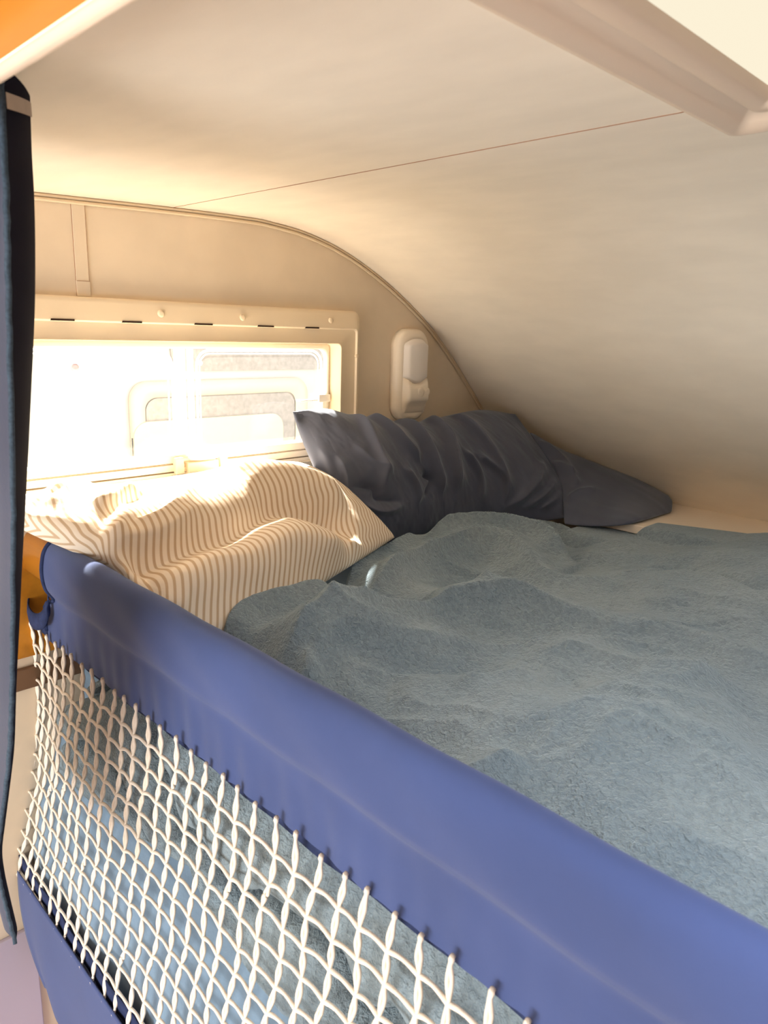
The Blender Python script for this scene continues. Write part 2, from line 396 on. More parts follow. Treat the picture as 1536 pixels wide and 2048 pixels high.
parts.append(disc(.128, 1.832, .008, -.0365, .004).build('pane_rivet', principled('violet_grey', (.55, .45, .55), .5), smooth=True))
# corner stay bracket
mb = MB().box((-.03, .735, 1.738), (-.012, .772, 1.757)); mb.box((-.03, .68, 1.7405), (-.018, .74, 1.7445)); mb.box((-.03, .75, 1.70), (-.016, .765, 1.74))
parts.append(mb.build('stay_bracket', M['white_pl'], bevel=.0015))
# central latch on the blind rail
mb = MB().box((.006, .308, 1.6035), (.024, .328, 1.640)); mb.box((.006, .418, 1.604), (.024, .438, 1.642)); mb.box((.006, .335, 1.598), (.028, .412, 1.628)); mb.box((.004, .325, 1.606), (.018, .42, 1.618))
parts.append(mb.build('latch_body', M['plastic'], bevel=.003))
L = [[(.018 + .019 * a + .001, .374 + (.038 * b) * math.cos(t), 1.638 + .0045 * c + .0125 * b * math.sin(t)) for t in [2 * math.pi * k / 28 for k in range(28)]]
     for a, b, c in ((0, .96, -1), (.35, 1.0, -.2), (.7, .98, .6), (.95, .86, 1.0), (1.0, .74, .85), (.86, .6, .5))]
parts.append(MB().loops([[(.012 + .03 * math.sin(t) * b * .6 + .014, .374 + .038 * b * math.cos(t), 1.633 + h) for t in [2 * math.pi * k / 28 for k in range(28)]]
     for b, h in ((.9, 0), (1.0, .004), (1.0, .012), (.93, .0155), (.82, .0160), (.72, .0140))], True, True).build('latch_lever', M['white_pl'], smooth=True))
adopt(win, *parts)

# ------------------------------------------------------------------ wall lamp
lamp = empty('wall_lamp', (0, 1.032, 1.80), 'ivory oblong reading lamp on the wall beside the window', 'lamp')
y0, y1, z0, z1 = .976, 1.102, 1.676, 1.928
def big(b, r, x): return at_x(rr(*b, r, n=10), x)
L = [big((y0, z0, y1, z1), .046, 0), big((y0, z0, y1, z1), .046, .012), big((y0 + .0015, z0 + .0015, y1 - .0015, z1 - .0015), .045, .020), big((y0 + .006, z0 + .006, y1 - .006, z1 - .006), .041, .0265),
     big((y0 + .012, z0 + .014, y1 - .010, z1 - .016), .036, .030), big((y0 + .016, z0 + .018, y1 - .012, z1 - .022), .033, .0305)]
body = MB().loops(L, True, True).build('lamp_body', M['lampwhite'], smooth=True)
# domed diffuser: barrel section
ny, nz = 24, 30
Y = np.linspace(0, 1, ny)[None, :]; Z = np.linspace(0, 1, nz)[:, None]
yy = y0 + .0175 + (y1 - y0 - .030) * Y + 0 * Z
top = z1 - .026 - .018 * (2 * np.abs(Y - .5)) ** 2.4; bot = 1.778 + .020 * (2 * np.abs(Y - .5)) ** 2
zz = bot + (top - bot) * Z
edge = np.minimum(np.minimum(Y, 1 - Y) * 8, np.minimum(Z, 1 - Z) * 10)
xx = .029 + .013 * smooth01(edge) + .007 * (1 - (2 * Y - 1) ** 2) + 0 * Z
dif = grid('lamp_diffuser', np.stack([xx, yy, zz], -1), M['diffuser'])
# chin: block carrying two round buttons with a scoop below
chin_pts = [(1.700, .031), (1.703, .034), (1.712, .036), (1.722, .040), (1.730, .047), (1.736, .0525), (1.744, .0535), (1.762, .0525), (1.775, .0500), (1.779, .046), (1.781, .034)]
P = []
for z_, x_ in chin_pts:
    row = []
    for k in range(25):
        t = k / 24; ed = smooth01(min(t, 1 - t) * 9)
        lip = .020 * (2 * abs(t - .5)) ** 2 if z_ > 1.775 else 0
        row.append((.029 + (x_ - .029) * ed, y0 + .0175 + (y1 - y0 - .030) * t, z_ + lip))
    P.append(row)
chin = grid('lamp_chin', np.array(P), M['lampwhite'])
btn = [disc(1.047, 1.757, .0145, .0495, .0045).build('lamp_button', M['lampwhite'], smooth=True), disc(1.0735, 1.7575, .0115, .0485, .0045).build('lamp_button', M['lampwhite'], smooth=True)]
adopt(lamp, body, dif, chin, *btn)

# ------------------------------------------------------------------ roof light
sk = empty('roof_light', (1.42, .08, 2.14), 'cream framed roof light in the ceiling with a bright blind left open out of view for added light', 'roof window')
def rx(x0, ya, x1, yb, r, n=6): return rr(x0, ya, x1, yb, r, n)
def atz(P, z): return [(x, y, z) for x, y in P]
zt = 2.147
L = [atz(rx(SX0 - .022, SY0 - .03, SX1 + .022, SY1 + .026, .012), zt), atz(rx(SX0 - .022, SY0 - .03, SX1 + .022, SY1 + .026, .012), zt - .010),
     atz(rx(SX0 - .018, SY0 - .026, SX1 + .018, SY1 + .022, .011), zt - .0175), atz(rx(SX0 - .010, SY0 - .018, SX1 + .010, SY1 + .013, .009), zt - .0195),
     atz(rx(SX0 + .002, SY0 - .004, SX1 - .002, SY1 - .001, .008), zt - .011), atz(rx(SX0 + .012, SY0 + .008, SX1 - .012, SY1 - .012, .006), zt + .001),
     atz(rx(SX0 + .019, SY0 + .014, SX1 - .019, SY1 - .020, .006), zt - .009), atz(rx(SX0 + .022, SY0 + .018, SX1 - .022, SY1 - .024, .006), zt - .0105),
     atz(rx(SX0 + .040, SY0 + .04, SX1 - .040, SY1 - .046, .004), zt - .0075), atz(rx(SX0 + .041, SY0 + .041, SX1 - .041, SY1 - .047, .004), zt + .03)]
fr = MB().loops(L).build('roof_light_frame', principled('taupe_cream_plastic', (.66, .54, .43), .45, .35), smooth=True)
bl = MB().box((SX0 + .03, SY0 + .03, zt + .004), (1.42, SY1 - .035, zt + .007)).build('roof_light_blind', M['skypane'])  # stops short, leaving an unseen gap for the added lamp
tag(bl, 'glowing cream blind')
adopt(sk, fr, bl)

# ------------------------------------------------------------------ wooden beam upper left
beam = empty('overhead_beam', (.5, -.31, 2.06), 'glossy orange wood beam with a pale highlight coloured along its edge above the curtain', 'beam')
def extr(P, x0, x1, closed=True, n=2):
    L = [[(x, y, z) for y, z in P] for x in np.linspace(x0, x1, n)]
    return MB().loops(L, True, True)
wd = extr([(-.296, 2.15), (-.296, 2.064), (-.3050, 2.064), (-.3050, 2.098), (-.3035, 2.1005), (-.3035, 2.1025), (-.309, 2.105), (-.330, 2.112), (-.338, 2.125), (-.338, 2.15)], .0, 2.29, n=12).build('beam_board', M['wood'], smooth=True)
wd.modifiers.new('es', 'EDGE_SPLIT').split_angle = math.radians(35)
ps = extr([(-.2965, 2.0638), (-.2960, 2.061), (-.2975, 2.0585), (-.3005, 2.0575), (-.3035, 2.0585), (-.3053, 2.061), (-.3055, 2.0638)], .0, 2.29).build('edge_highlight', M['edge_gloss'], smooth=True)  # highlight of the glossy edge, put in as a pale piece
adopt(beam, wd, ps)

# ------------------------------------------------------------------ curtain
cur = empty('curtain', (.55, -.22, 1.10), 'dark slate blue curtain with its folded edge coloured dark for shade hanging at the left edge', 'curtain')
rows = [(2.122, .753, .676, -.185), (2.113, .752, .675, -.185), (2.076, .750, .670, -.185), (2.019, .742, .665, -.185), (1.937, .726, .647, -.185), (1.846, .708, .616, -.185), (1.746, .689, .580, -.185), (1.662, .666, .563, -.191),
        (1.569, .641, .562, -.204), (1.500, .620, .574, -.218), (1.424, .594, .562, -.222), (1.372, .569, .540, -.222), (1.273, .519, .491, -.222), (1.209, .489, .460, -.222), (1.173, .495, .455, -.222), (1.140, .512, .465, -.222), (1.105, .533, .480, -.222)]
R_ = catmull(rows, 120)
R_[:, 0] = np.minimum(R_[:, 0], 2.124)
Pf, Pl = [], []
for z_, xf, xr_, yr_ in R_:
    k = np.linspace(0, 1, 44)
    x = xf - .30 + .30 * k
    y = -.235 + .016 * np.sin(k * 19) * (1 - k ** 6) * (.6 + .4 * math.sin(z_ * 3)) - .012 * (1 - k) + .002 * np.sin(z_ * 23 + k * 9)
    Pf.append(np.stack([x, y, 0 * x + z_], -1))
    j = np.linspace(0, 1, 9)
    Pl.append(np.stack([xf + (xr_ - xf) * j, -.2362 + (yr_ + .2362) * j + .004 * np.sin(j * 3.14), 0 * j + z_], -1))
Pf = np.array(Pf); Pl = np.array(Pl)
cf = grid('curtain_front', Pf, M['curtain']); cl = grid('curtain_fold_shaded', Pl, M['fold_shade'])  # second sheet is the folded return, its shade put into the colour
tag(cl, 'folded back edge with its shade coloured near black')
# stitched edge between them
st = MB().add(*tube([(xf + .0004, -.2362 - .0005 * math.sin(z_ * 900), z_) for z_, xf, a, b in R_], .0028, 6)).build('stitched_edge', M['stitch'], smooth=True)
# header tape
tp = []
for j in np.linspace(0, 1, 8):
    xf, xr_, yr_ = .7535, .6765, -.1855
    c = (xf + (xr_ - xf) * j + .0006, -.2340 + (yr_ + .2340) * j + .0006 + .004 * math.sin(j * 3.14), 2.118)
    tp.append(c)
ta = np.array([[(x, y, 2.1005 + .0155 * k / 7 - .0125 * (i == 1)) for k, (x, y, z) in enumerate(tp)] for i in (0, 1)])
tpo = grid('header_tape', ta, M['tape']); tag(tpo, 'grey beige tape across the top')
adopt(cur, cf, cl, st, tpo)

# ------------------------------------------------------------------ rail and guard
rl = extr([(.013, 1.452), (.016, 1.458), (.0165, 1.502), (.0145, 1.515), (.008, 1.5265), (-.0, 1.530), (-.009, 1.5265), (-.0155, 1.515), (-.0185, 1.50), (-.0185, 1.460), (-.013, 1.452), (-.006, 1.449), (.006, 1.449)], .019, 2.29)
rl = rl.build('wooden_rail', M['wood'], smooth=True); tag(rl, 'orange wooden rail sticking out of the navy sleeve at the wall end', 'rail')

gd = empty('bed_guard', (1.1, 0, 1.05), 'navy canvas bed guard with a cream net hanging from the wooden rail', 'bed guard')
# sleeve: closed section around the rail running down to the hem
sec = np.array([(-.006, 1.333), (-.0075, 1.37), (-.0085, 1.41), (-.0105, 1.428), (-.0165, 1.439), (-.0225, 1.452), (-.0255, 1.475), (-.0255, 1.500), (-.0215, 1.520), (-.0125, 1.5325), (.0, 1.537),
                (.0115, 1.533), (.019, 1.521), (.0225, 1.500), (.0225, 1.452), (.0150, 1.428), (.004, 1.412), (.0015, 1.37), (.0, 1.333)])
sec = catmull(sec, 64)
nx = 360; xs_ = .142 + (2.27 - .142) * np.linspace(0, 1, nx) ** 1.15
P = np.zeros((nx, 64, 3)); k = np.linspace(0, 1, 64)
for i, x in enumerate(xs_):
    y, z = sec[:, 0].copy(), sec[:, 1].copy()
    g = smooth01((1.45 - z) / .09)                                    # below the seam the cloth ripples
    front = (k < .5)
    rip = .6 * .0022 * np.sin(x * 62 + 3 * math.sin(x * 9)) + .0016 * np.sin(x * 23 + 1) + .0008 * np.sin(x * 141)
    y = y + rip * g + .0012 * np.sin(x * 31 + z * 60) * (1 - g)
    z = z - .0035 * np.sin(x * 5.1 + .5) * g
    # the cut end flares down to the strap
    xx = np.full(64, x) - (.052 * smooth01((1.430 - z) / .03) * (1 - i / nx) ** 14)
    P[i] = np.stack([xx, y, z], -1)
sl = grid('rail_sleeve', P, M['navy'], flip=True)
# binding on the sleeve end
V_, F_ = tube([(p[0] - .001, p[1] * 1.03, p[2] + .0006) for p in P[0]][2:-2], .0042, 8)
bd = mesh('sleeve_binding', V_, F_, M['navy_dk']); tag(bd, 'dark woven edge binding')
# side strap tying the guard end to the wall
sp = catmull([(.128, -.016, 1.428), (.129, -.019, 1.405), (.112, -.023, 1.383), (.075, -.025, 1.371), (.035, -.020, 1.374), (.006, -.006, 1.386)], 40)
SPG = np.array([[p + np.array([0, -.002 * math.sin(j * 3.14), d]) for j, d in ((0, .016), (.5, 0), (1, -.017))] for p in sp])
stp = grid('side_strap', SPG, M['navy_dk'], thick=.003); tag(stp, 'dark navy strap running to the wall')
# net ----------------------------------------------------------
PITCH, NR = .040, 13
zt_, zb_ = 1.338, .808
def node(i, j):
    """crossing i along the rail, j down the net (j may be fractional)"""
    t = j / NR
    z = zt_ + (zb_ - zt_) * t
    y = -.0145 - .0635 * t ** 1.25 + .004 * math.sin(i * .55) * math.sin(math.pi * t)
    x = .020 + PITCH * i - .060 * t * math.exp(-i / 60.) + .0035 * math.sin(j * 1.7 + i * .9) + .0025 * math.sin(i * 2.3 - j * .8)
    if i < 4: y += .022 * (4 - i) / 4 * math.sin(math.pi * min(1, t * 1.1)) ; x += .004 * (4 - i) * t
    return np.array([x, y, z + .0025 * math.sin(i * 1.9 + j * 2.6)])
NCOL = 57
mb = MB()
for i in range(NCOL):
    # cord: two flat strands twisted around each other, pinched at each crossing
    n = 10
    for s in (0, 1):
        path, rad = [], []
        for j in range(0, NR):
            for q in range(n):
                f = j + q / n; p = node(i, f)
                ph = math.pi * q / n
                w = .0017 * (.75 + .25 * math.sin(ph)) * (1 if s else -1)
                path.append(p + np.array([w, -.0012 * math.cos(ph * 2) * (1 if s else -1), 0])); rad.append(.0023 + .0004 * math.sin(ph))
        path.append(node(i, NR)); rad.append(.0026)
        path.append(node(i, NR) + np.array([-.0006, -.003, -.007])); rad.append(.0032); path.append(node(i, NR) + np.array([-.001, -.0035, -.0105])); rad.append(.0024); path.append(node(i, NR) + np.array([-.001, -.0035, -.0118])); rad.append(.0006)
        # loop sewn over the hem at the top
        pre = [node(i, 0) + np.array([.0036, -.0008, .0135]), node(i, 0) + np.array([.0035, -.0012, .0128]), node(i, 0) + np.array([.0032, -.0018, .0110]), node(i, 0) + np.array([.0024, -.0022, .0070])]
        path = pre + path; rad = [.0006, .0022, .0033, .0034] + rad
        mb.add(*tube(path, rad, 6))
for j in range(1, NR):
    path, rad = [], []
    for i in range(NCOL - 1):
        a, b = node(i, j), node(i + 1, j)
        for q in range(8):
            t = q / 8; p = a + (b - a) * t + np.array([0, -.0012, .0058 * math.sin(math.pi * t) * (.75 + .5 * random.random() * 0 + .25 * math.sin(i * 3.1 + j))])
            path.append(p); rad.append(.0025 + .0006 * abs(math.cos(math.pi * t)))
    path.append(node(NCOL - 1, j)); rad.append(.0025)
    mb.add(*tube(path, rad, 6))
nt_ = mb.build('net', M['net'], smooth=True); tag(nt_, 'cream knotted cord net')
# dark hems the net is sewn to
def hem(name, z0, z1, yoff, x0, x1, jt):
    r = []
    for x in np.linspace(x0, x1, 160):
        i = (x - .02) / PITCH; b = node(min(max(i, 0), NCOL - 1), jt)
        r.append([(x, b[1] + yoff + .002 * math.sin(x * 40), z1 + .002 * math.sin(x * 17)), (x, b[1] + yoff + .0015 * math.sin(x * 40 + 1), z0 + .002 * math.sin(x * 13))])
    return grid(name, np.array(r), M['navy_dk'], thick=.002)
h1 = hem('hem_tape', 1.322, 1.346, .0155, .022, 2.27, 0); h2 = hem('hem_tape', .80, .838, .004, .0, 2.27, NR)
# lower canvas band
nx = 200; P = []
for x in np.linspace(-.0, 1, nx):
    X_ = .012 + (2.27 - .012) * x
    col = []
    for t in np.linspace(0, 1, 26):
        z_ = .812 - .245 * t - .012 * math.sin(X_ * 7) * t
        y_ = -.083 + .020 * math.sin(t * 2.6) * -.55 + .006 * math.sin(X_ * 19 + 2 * math.sin(X_ * 7)) * t + .012 * t
        xx = X_ + .018 * t * (1 - x) ** 20 * 4 * t
        col.append((xx, y_, z_))
    P.append(col)
lb = grid('lower_band', np.array(P), M['navy'], thick=.002)
adopt(gd, sl, bd, stp, nt_, h1, h2, lb)

tag(MB().box((0, -2.6, 0), (.012, -.06, .66)).build('baseboard_left', M['lilac'], bevel=.003), 'pale lilac lower panel on the side wall', kind='structure')
# ------------------------------------------------------------------ bed base and mattress
mb = MB().box((.0, -.03, -.02), (2.30, 1.29, .660))
tag(mb.build('trim_9', M['lilac'], bevel=.01), 'pale lilac panel under the bed', kind='structure')
mt = empty('mattress', (1.15, .55, .661), 'pale blue sheeted mattress seen through the lower net', 'mattress')
nx, nk = 220, 60
sec = catmull([(.02, .664), (-.035, .69), (-.054, .76), (-.052, .84), (-.030, .95), (.015, 1.06), (.065, 1.14), (.080, 1.20), (.10, 1.26), (.17, 1.285), (.5, 1.285), (1.0, 1.285), (1.28, 1.275), (1.29, 1.2), (1.29, .664)], nk)
P = np.zeros((nx, nk, 3))
for i, x in enumerate(np.linspace(.014, 2.285, nx)):
    y, z = sec[:, 0], sec[:, 1]
    g = smooth01((1.20 - z) / .2) * (y < .3)
    wob = .010 * fbm(np.full(nk, x * 4), z * 5, 3, 3) + .008 * np.sin(x * 17 + 4 * np.sin(z * 6 + x * 3)) * smooth01((.92 - z) / .15) + .006 * fbm(np.full(nk, x * 14), z * 9, 9, 2)
    P[i] = np.stack([np.full(nk, x), y + wob * g, z], -1)
V0 = P.reshape(-1, 3); F0 = gridfaces(nx, nk); F0.append(tuple(range(nk))); F0.append(tuple(range((nx - 1) * nk, nx * nk))[::-1])
ms = mesh('sheet', V0, F0, M['sheet']); adopt(mt, ms)

# ------------------------------------------------------------------ striped pillow
def pillow(name, base, front, back, nrm_dir, m, arc=0.):
    """base (nr,nc,3) sheet; front/back displacement along its normal; one closed mesh"""
    nr, nc = base.shape[:2]
    du = np.gradient(base, axis=1); dv = np.gradient(base, axis=0); n = np.cross(du, dv); n /= np.linalg.norm(n, axis=2)[..., None] + 1e-9
    if (n.mean((0, 1)) @ np.array(nrm_dir)) < 0: n = -n
    A = base + n * front[..., None]; B = base - n * back[..., None]
    V = np.concatenate([A.reshape(-1, 3), B.reshape(-1, 3)]); F = gridfaces(nr, nc); o = nr * nc
    F += [tuple(o + k for k in f[::-1]) for f in gridfaces(nr, nc)]
    rim = [(0, j) for j in range(nc)] + [(i, nc - 1) for i in range(1, nr)] + [(nr - 1, j) for j in range(nc - 2, -1, -1)] + [(i, 0) for i in range(nr - 2, 0, -1)]
    r = [a * nc + b for a, b in rim]
    F += [(r[k], r[(k + 1) % len(r)], o + r[(k + 1) % len(r)], o + r[k]) for k in range(len(r))]
    u = np.linspace(0, 1, nc)[None, :] + 0 * np.linspace(0, 1, nr)[:, None]; v = np.linspace(0, 1, nr)[:, None] + 0 * u
    if arc:
        sm = A.copy()
        for _ in range(14): sm[1:-1] = (sm[:-2] + sm[1:-1] + sm[2:]) / 3
        st_ = np.linalg.norm(np.diff(sm, axis=1), axis=2); u = np.concatenate([np.zeros((nr, 1)), np.cumsum(st_, 1)], 1); u = (u - u[:, nc // 2:nc // 2 + 1]) / arc + .5
    uv = np.stack([u, v], -1).reshape(-1, 2); uv = np.concatenate([uv, uv])
    ob = mesh(name, V, F, m, None, True, uv)
    bm = bmesh.new(); bm.from_mesh(ob.data); bmesh.ops.recalc_face_normals(bm, faces=bm.faces); bm.to_mesh(ob.data); bm.free()
    return ob

def surf(rows, nr, nc):
    R = [catmull(r, nc) for r in rows]; return np.stack([catmull(np.stack([R[k][j] for k in range(len(R))]), nr) for j in range(nc)], 1)

ST = {
 'R1':[(0.239,0.592),(0.204,0.534),(0.170,0.456),(0.149,0.384),(0.142,0.341)],
 'V1':[(0.310,0.567),(0.272,0.497),(0.249,0.398),(0.263,0.353),(0.298,0.254),(0.302,0.197),(0.313,0.140),(0.319,0.052),(0.334,0.007)],
 'R2':[(0.370,0.503),(0.357,0.420),(0.341,0.359),(0.356,0.281),(0.370,0.222),(0.365,0.159),(0.379,0.114),(0.376,0.034)],
 'V2':[(0.390,0.573),(0.367,0.560),(0.391,0.495)],
 'R2b':[(0.375,0.587),(0.352,0.556),(0.332,0.500)],
 'V3':[(0.286,-0.016),(0.249,0.031),(0.201,0.087),(0.174,0.131),(0.147,0.206)],
 'R3':[(0.281,-0.010),(0.232,0.053),(0.190,0.108),(0.167,0.155)],
 'R4':[(0.288,-0.011),(0.272,0.021),(0.251,0.077),(0.248,0.138),(0.188,0.239),(0.156,0.303)],
 'V5':[(0.255,0.038),(0.250,0.087),(0.218,0.181),(0.162,0.269)],
 'R5':[(0.282,0.003),(0.278,0.050),(0.279,0.133),(0.250,0.203),(0.229,0.257)],
 'R6':[(0.167,-0.040),(0.128,0.014),(0.108,0.058),(0.106,0.108)],
 'V6':[(0.177,-0.060),(0.150,-0.028),(0.124,0.016)],
 'R7':[(0.186,0.031),(0.186,0.061),(0.163,0.106),(0.132,0.160)],
 'R8':[(0.429,0.097),(0.403,0.054),(0.391,0.038)],
}
nr, nc = 190, 300
rows = [[(.050, -.028, 1.590), (.055, .15, 1.588), (.055, .35, 1.595), (.056, .50, 1.604), (.062, .605, 1.606)],
        [(.17, -.030, 1.560), (.18, .15, 1.568), (.18, .35, 1.570), (.165, .52, 1.566), (.150, .655, 1.555)],
        [(.30, -.030, 1.520), (.30, .15, 1.520), (.29, .35, 1.520), (.265, .52, 1.512), (.235, .690, 1.490)],
        [(.45, -.020, 1.430), (.455, .12, 1.425), (.425, .30, 1.428), (.375, .48, 1.440), (.285, .722, 1.448)]]
rows[0][0] = (.050, -.080, 1.600); rows[0][1] = (.055, .14, 1.594); rows[1][0] = (.150, -.070, 1.592); rows[2][0] = (.30, .034, 1.520); rows[3][0] = (.45, .034, 1.425)
base = surf(rows, nr, nc)
s = np.linspace(0, 1, nc)[None, :]; t = np.linspace(0, 1, nr)[:, None]
prof_ = (np.clip(4 * s * (1 - s), 0, 1) ** .30) * (np.clip(4 * t * (1 - t), 0, 1) ** .45)
X, Y = base[..., 0], base[..., 1]
fr_ = .052 * prof_
D = np.zeros_like(X)
D += ridge(X, Y, ST['V1'], -.028, .040, .030, 1.6, .12)
D += ridge(X, Y, ST['R1'], .016, .05, .05, 1.6, .2)
D += ridge(X, Y, ST['R2'], .020, .045, .05, 1.7, .15)
D += ridge(X, Y, ST['V2'], -.010, .014, .014, 1.6, .2)
D += ridge(X, Y, ST['R2b'], .008, .016, .016, 1.6, .2)
D += ridge(X, Y, ST['V3'], -.016, .018, .018, 1.5, .15, .4)
D += ridge(X, Y, ST['R3'], .012, .022, .022, 1.5, .15, .4)
D += ridge(X, Y, ST['R4'], .013, .020, .016, 1.5, .15, .4)
D += ridge(X, Y, ST['V5'], -.010, .014, .014, 1.5, .2, .4)
D += ridge(X, Y, ST['R5'], .010, .02, .016, 1.5, .15, .4)
D += ridge(X, Y, ST['R6'], .014, .026, .022, 1.6, .2, .4)
D += ridge(X, Y, ST['V6'], -.012, .014, .014, 1.5, .2)
D += ridge(X, Y, ST['R7'], .010, .018, .018, 1.5, .2)
D += ridge(X, Y, ST['R8'], .008, .018, .018, 1.5, .2)
D += .0028 * fbm(X * 9, Y * 5, 21, 3) + .0009 * fbm(X * 40 + 6 * Y, Y * 22, 5, 3)
edge = np.minimum(np.minimum(s, 1 - s) * 9, np.minimum(t, 1 - t) * 7) + 0 * X
fr_ = fr_ + D * 1.9 * smooth01(.15 + edge)
bk = .05 * prof_ * smooth01((t - .1) * 3) + .002
sp_ = pillow('striped_pillow', base, fr_, bk, (.4, 0, 1), M['striped'], .66)
tag(sp_, 'plump pillow in cream and tan striped case leaning under the window', 'pillow')

# ------------------------------------------------------------------ dark pillow
DK = {
 'f1':[(0.643,1.736),(0.603,1.698),(0.584,1.661),(0.576,1.616)],
 'f2':[(0.639,1.649),(0.651,1.605),(0.658,1.558),(0.660,1.515)],
 'f3':[(0.674,1.623),(0.686,1.563),(0.674,1.509)],
 'f4':[(0.763,1.718),(0.762,1.640),(0.764,1.567),(0.761,1.523)],
 'f5':[(0.800,1.700),(0.849,1.630),(0.900,1.571)],
 'f6':[(0.905,1.673),(0.927,1.615),(0.936,1.554),(0.961,1.488)],
 'f7':[(1.042,1.692),(1.040,1.620),(1.020,1.555),(1.012,1.486)],
 'f8':[(1.131,1.692),(1.163,1.616),(1.178,1.550),(1.192,1.507)],
 'f9':[(1.066,1.591),(1.099,1.548),(1.107,1.511),(1.092,1.468)],
 'f10':[(1.108,1.579),(1.160,1.542),(1.185,1.507),(1.175,1.462)],
 'f11':[(1.338,1.560),(1.261,1.495),(1.178,1.453)],
 'f12':[(1.342,1.525),(1.293,1.482),(1.220,1.448)],
 'f13':[(1.329,1.488),(1.298,1.462),(1.262,1.441)],
 'g1':[(0.621,1.592),(0.639,1.564),(0.671,1.541)],
 'g2':[(0.691,1.550),(0.741,1.541),(0.752,1.516),(0.816,1.504)],
 'g3':[(0.695,1.522),(0.753,1.492),(0.818,1.496)],
 'g4':[(0.891,1.550),(0.926,1.534),(0.885,1.500)],
 'g5':[(0.715,1.644),(0.744,1.597),(0.789,1.560)],
 'g6':[(0.824,1.573),(0.854,1.537),(0.866,1.486)],
}
dp = empty('dark_pillow', (.25, .95, 1.40), 'charcoal blue wrinkled pillow propped in the corner below the wall lamp', 'pillow')
nr, nc = 200, 320
rows = [[(.050, .603, 1.727), (.055, .70, 1.728), (.050, .82, 1.688), (.048, .95, 1.664), (.060, 1.12, 1.682), (.095, 1.26, 1.700), (.155, 1.355, 1.690)],
        [(.075, .612, 1.66), (.115, .72, 1.65), (.125, .84, 1.63), (.130, .97, 1.61), (.145, 1.12, 1.61), (.190, 1.26, 1.615), (.245, 1.375, 1.585)],
        [(.125, .640, 1.54), (.175, .75, 1.53), (.180, .87, 1.51), (.180, .98, 1.50), (.205, 1.10, 1.50), (.265, 1.22, 1.50), (.340, 1.345, 1.505)],
        [(.18, .66, 1.42), (.19, .79, 1.40), (.19, .91, 1.39), (.19, 1.02, 1.39), (.225, 1.13, 1.39), (.30, 1.24, 1.40), (.400, 1.30, 1.430)]]
base = surf(rows, nr, nc)
s = np.linspace(0, 1, nc)[None, :]; t = np.linspace(0, 1, nr)[:, None]
prof_ = (np.clip(4 * s * (1 - s), 0, 1) ** .45) * (np.clip(4 * t * (1 - t), 0, 1) ** .5)
Yq, Zq = base[..., 1], base[..., 2]
D = np.zeros_like(Yq)
for k, a, wl, wr in (('f1', -.016, .014, .014), ('f2', .009, .020, .009), ('f3', .009, .020, .009), ('f4', .010, .030, .010), ('f5', .010, .028, .009), ('f6', .014, .032, .010), ('f7', .014, .030, .010), ('f8', .012, .030, .009),
                     ('f9', .010, .018, .007), ('f10', .009, .018, .007), ('f11', .010, .012, .012), ('f12', .010, .010, .010), ('f13', .008, .009, .009), ('g1', .006, .012, .007), ('g2', -.008, .010, .010), ('g3', .007, .012, .010),
                     ('g4', -.008, .010, .008), ('g5', .006, .016, .008), ('g6', .008, .016, .008)):
    D += ridge(Yq, Zq, DK[k], a * 2.4, wl, wr * .75, 1.4, .25)
D += .010 * fbm(Yq * 7, Zq * 5, 31, 3) + .004 * fbm(Yq * 24 + Zq * 9, Zq * 13, 8, 3) + .0016 * fbm(Yq * 70 + Zq * 30, Zq * 40, 12, 2)
edge = np.minimum(np.minimum(s, 1 - s) * 10, np.minimum(t, 1 - t) * 8) + 0 * D
fr_ = .045 * prof_ + D * smooth01(.12 + edge); bk = .03 * prof_ * smooth01((t - .05) * 2) + .002
body = pillow('pillow_body', base, fr_, bk, (1, -.6, .2), M['darkpillow'])
# empty end of the case, folded flat towards the far corner
nr, nc = 90, 140
rows = [[(.200, 1.375, 1.640), (.270, 1.470, 1.582), (.350, 1.525, 1.548), (.450, 1.565, 1.515), (.545, 1.590, 1.478)],
        [(.330, 1.345, 1.520), (.385, 1.400, 1.510), (.450, 1.440, 1.497), (.520, 1.490, 1.483), (.572, 1.560, 1.470)],
        [(.420, 1.245, 1.426), (.460, 1.250, 1.430), (.525, 1.260, 1.440), (.592, 1.290, 1.457), (.600, 1.500, 1.456)]]
base = surf(rows, nr, nc)
Yq, Zq = base[..., 1], base[..., 2]
s = np.linspace(0, 1, nc)[None, :]; t = np.linspace(0, 1, nr)[:, None]
D = .016 * (np.clip(4 * s * (1 - s), 0, 1) ** .6) * (np.clip(4 * t * (1 - t), 0, 1) ** .6) + .006 * fbm(Yq * 12, Zq * 10, 4, 3)
D += ridge(s + 0 * t, t + 0 * s, [(.0, .30), (.10, .45), (.16, .62)], .016, .06, .05, 1.6, .2) + ridge(s + 0 * t, t + 0 * s, [(.02, .75), (.15, .66), (.34, .60)], .008, .05, .03, 1.5, .2)
D += ridge(s + 0 * t, t + 0 * s, [(.02, .05), (.10, .22), (.12, .5)], .014, .05, .05, 1.6, .2)
flap = pillow('pillowcase_end', base, D, 0 * D + .004, (.6, -.6, .6), M['darkpillow'])
adopt(dp, body, flap)

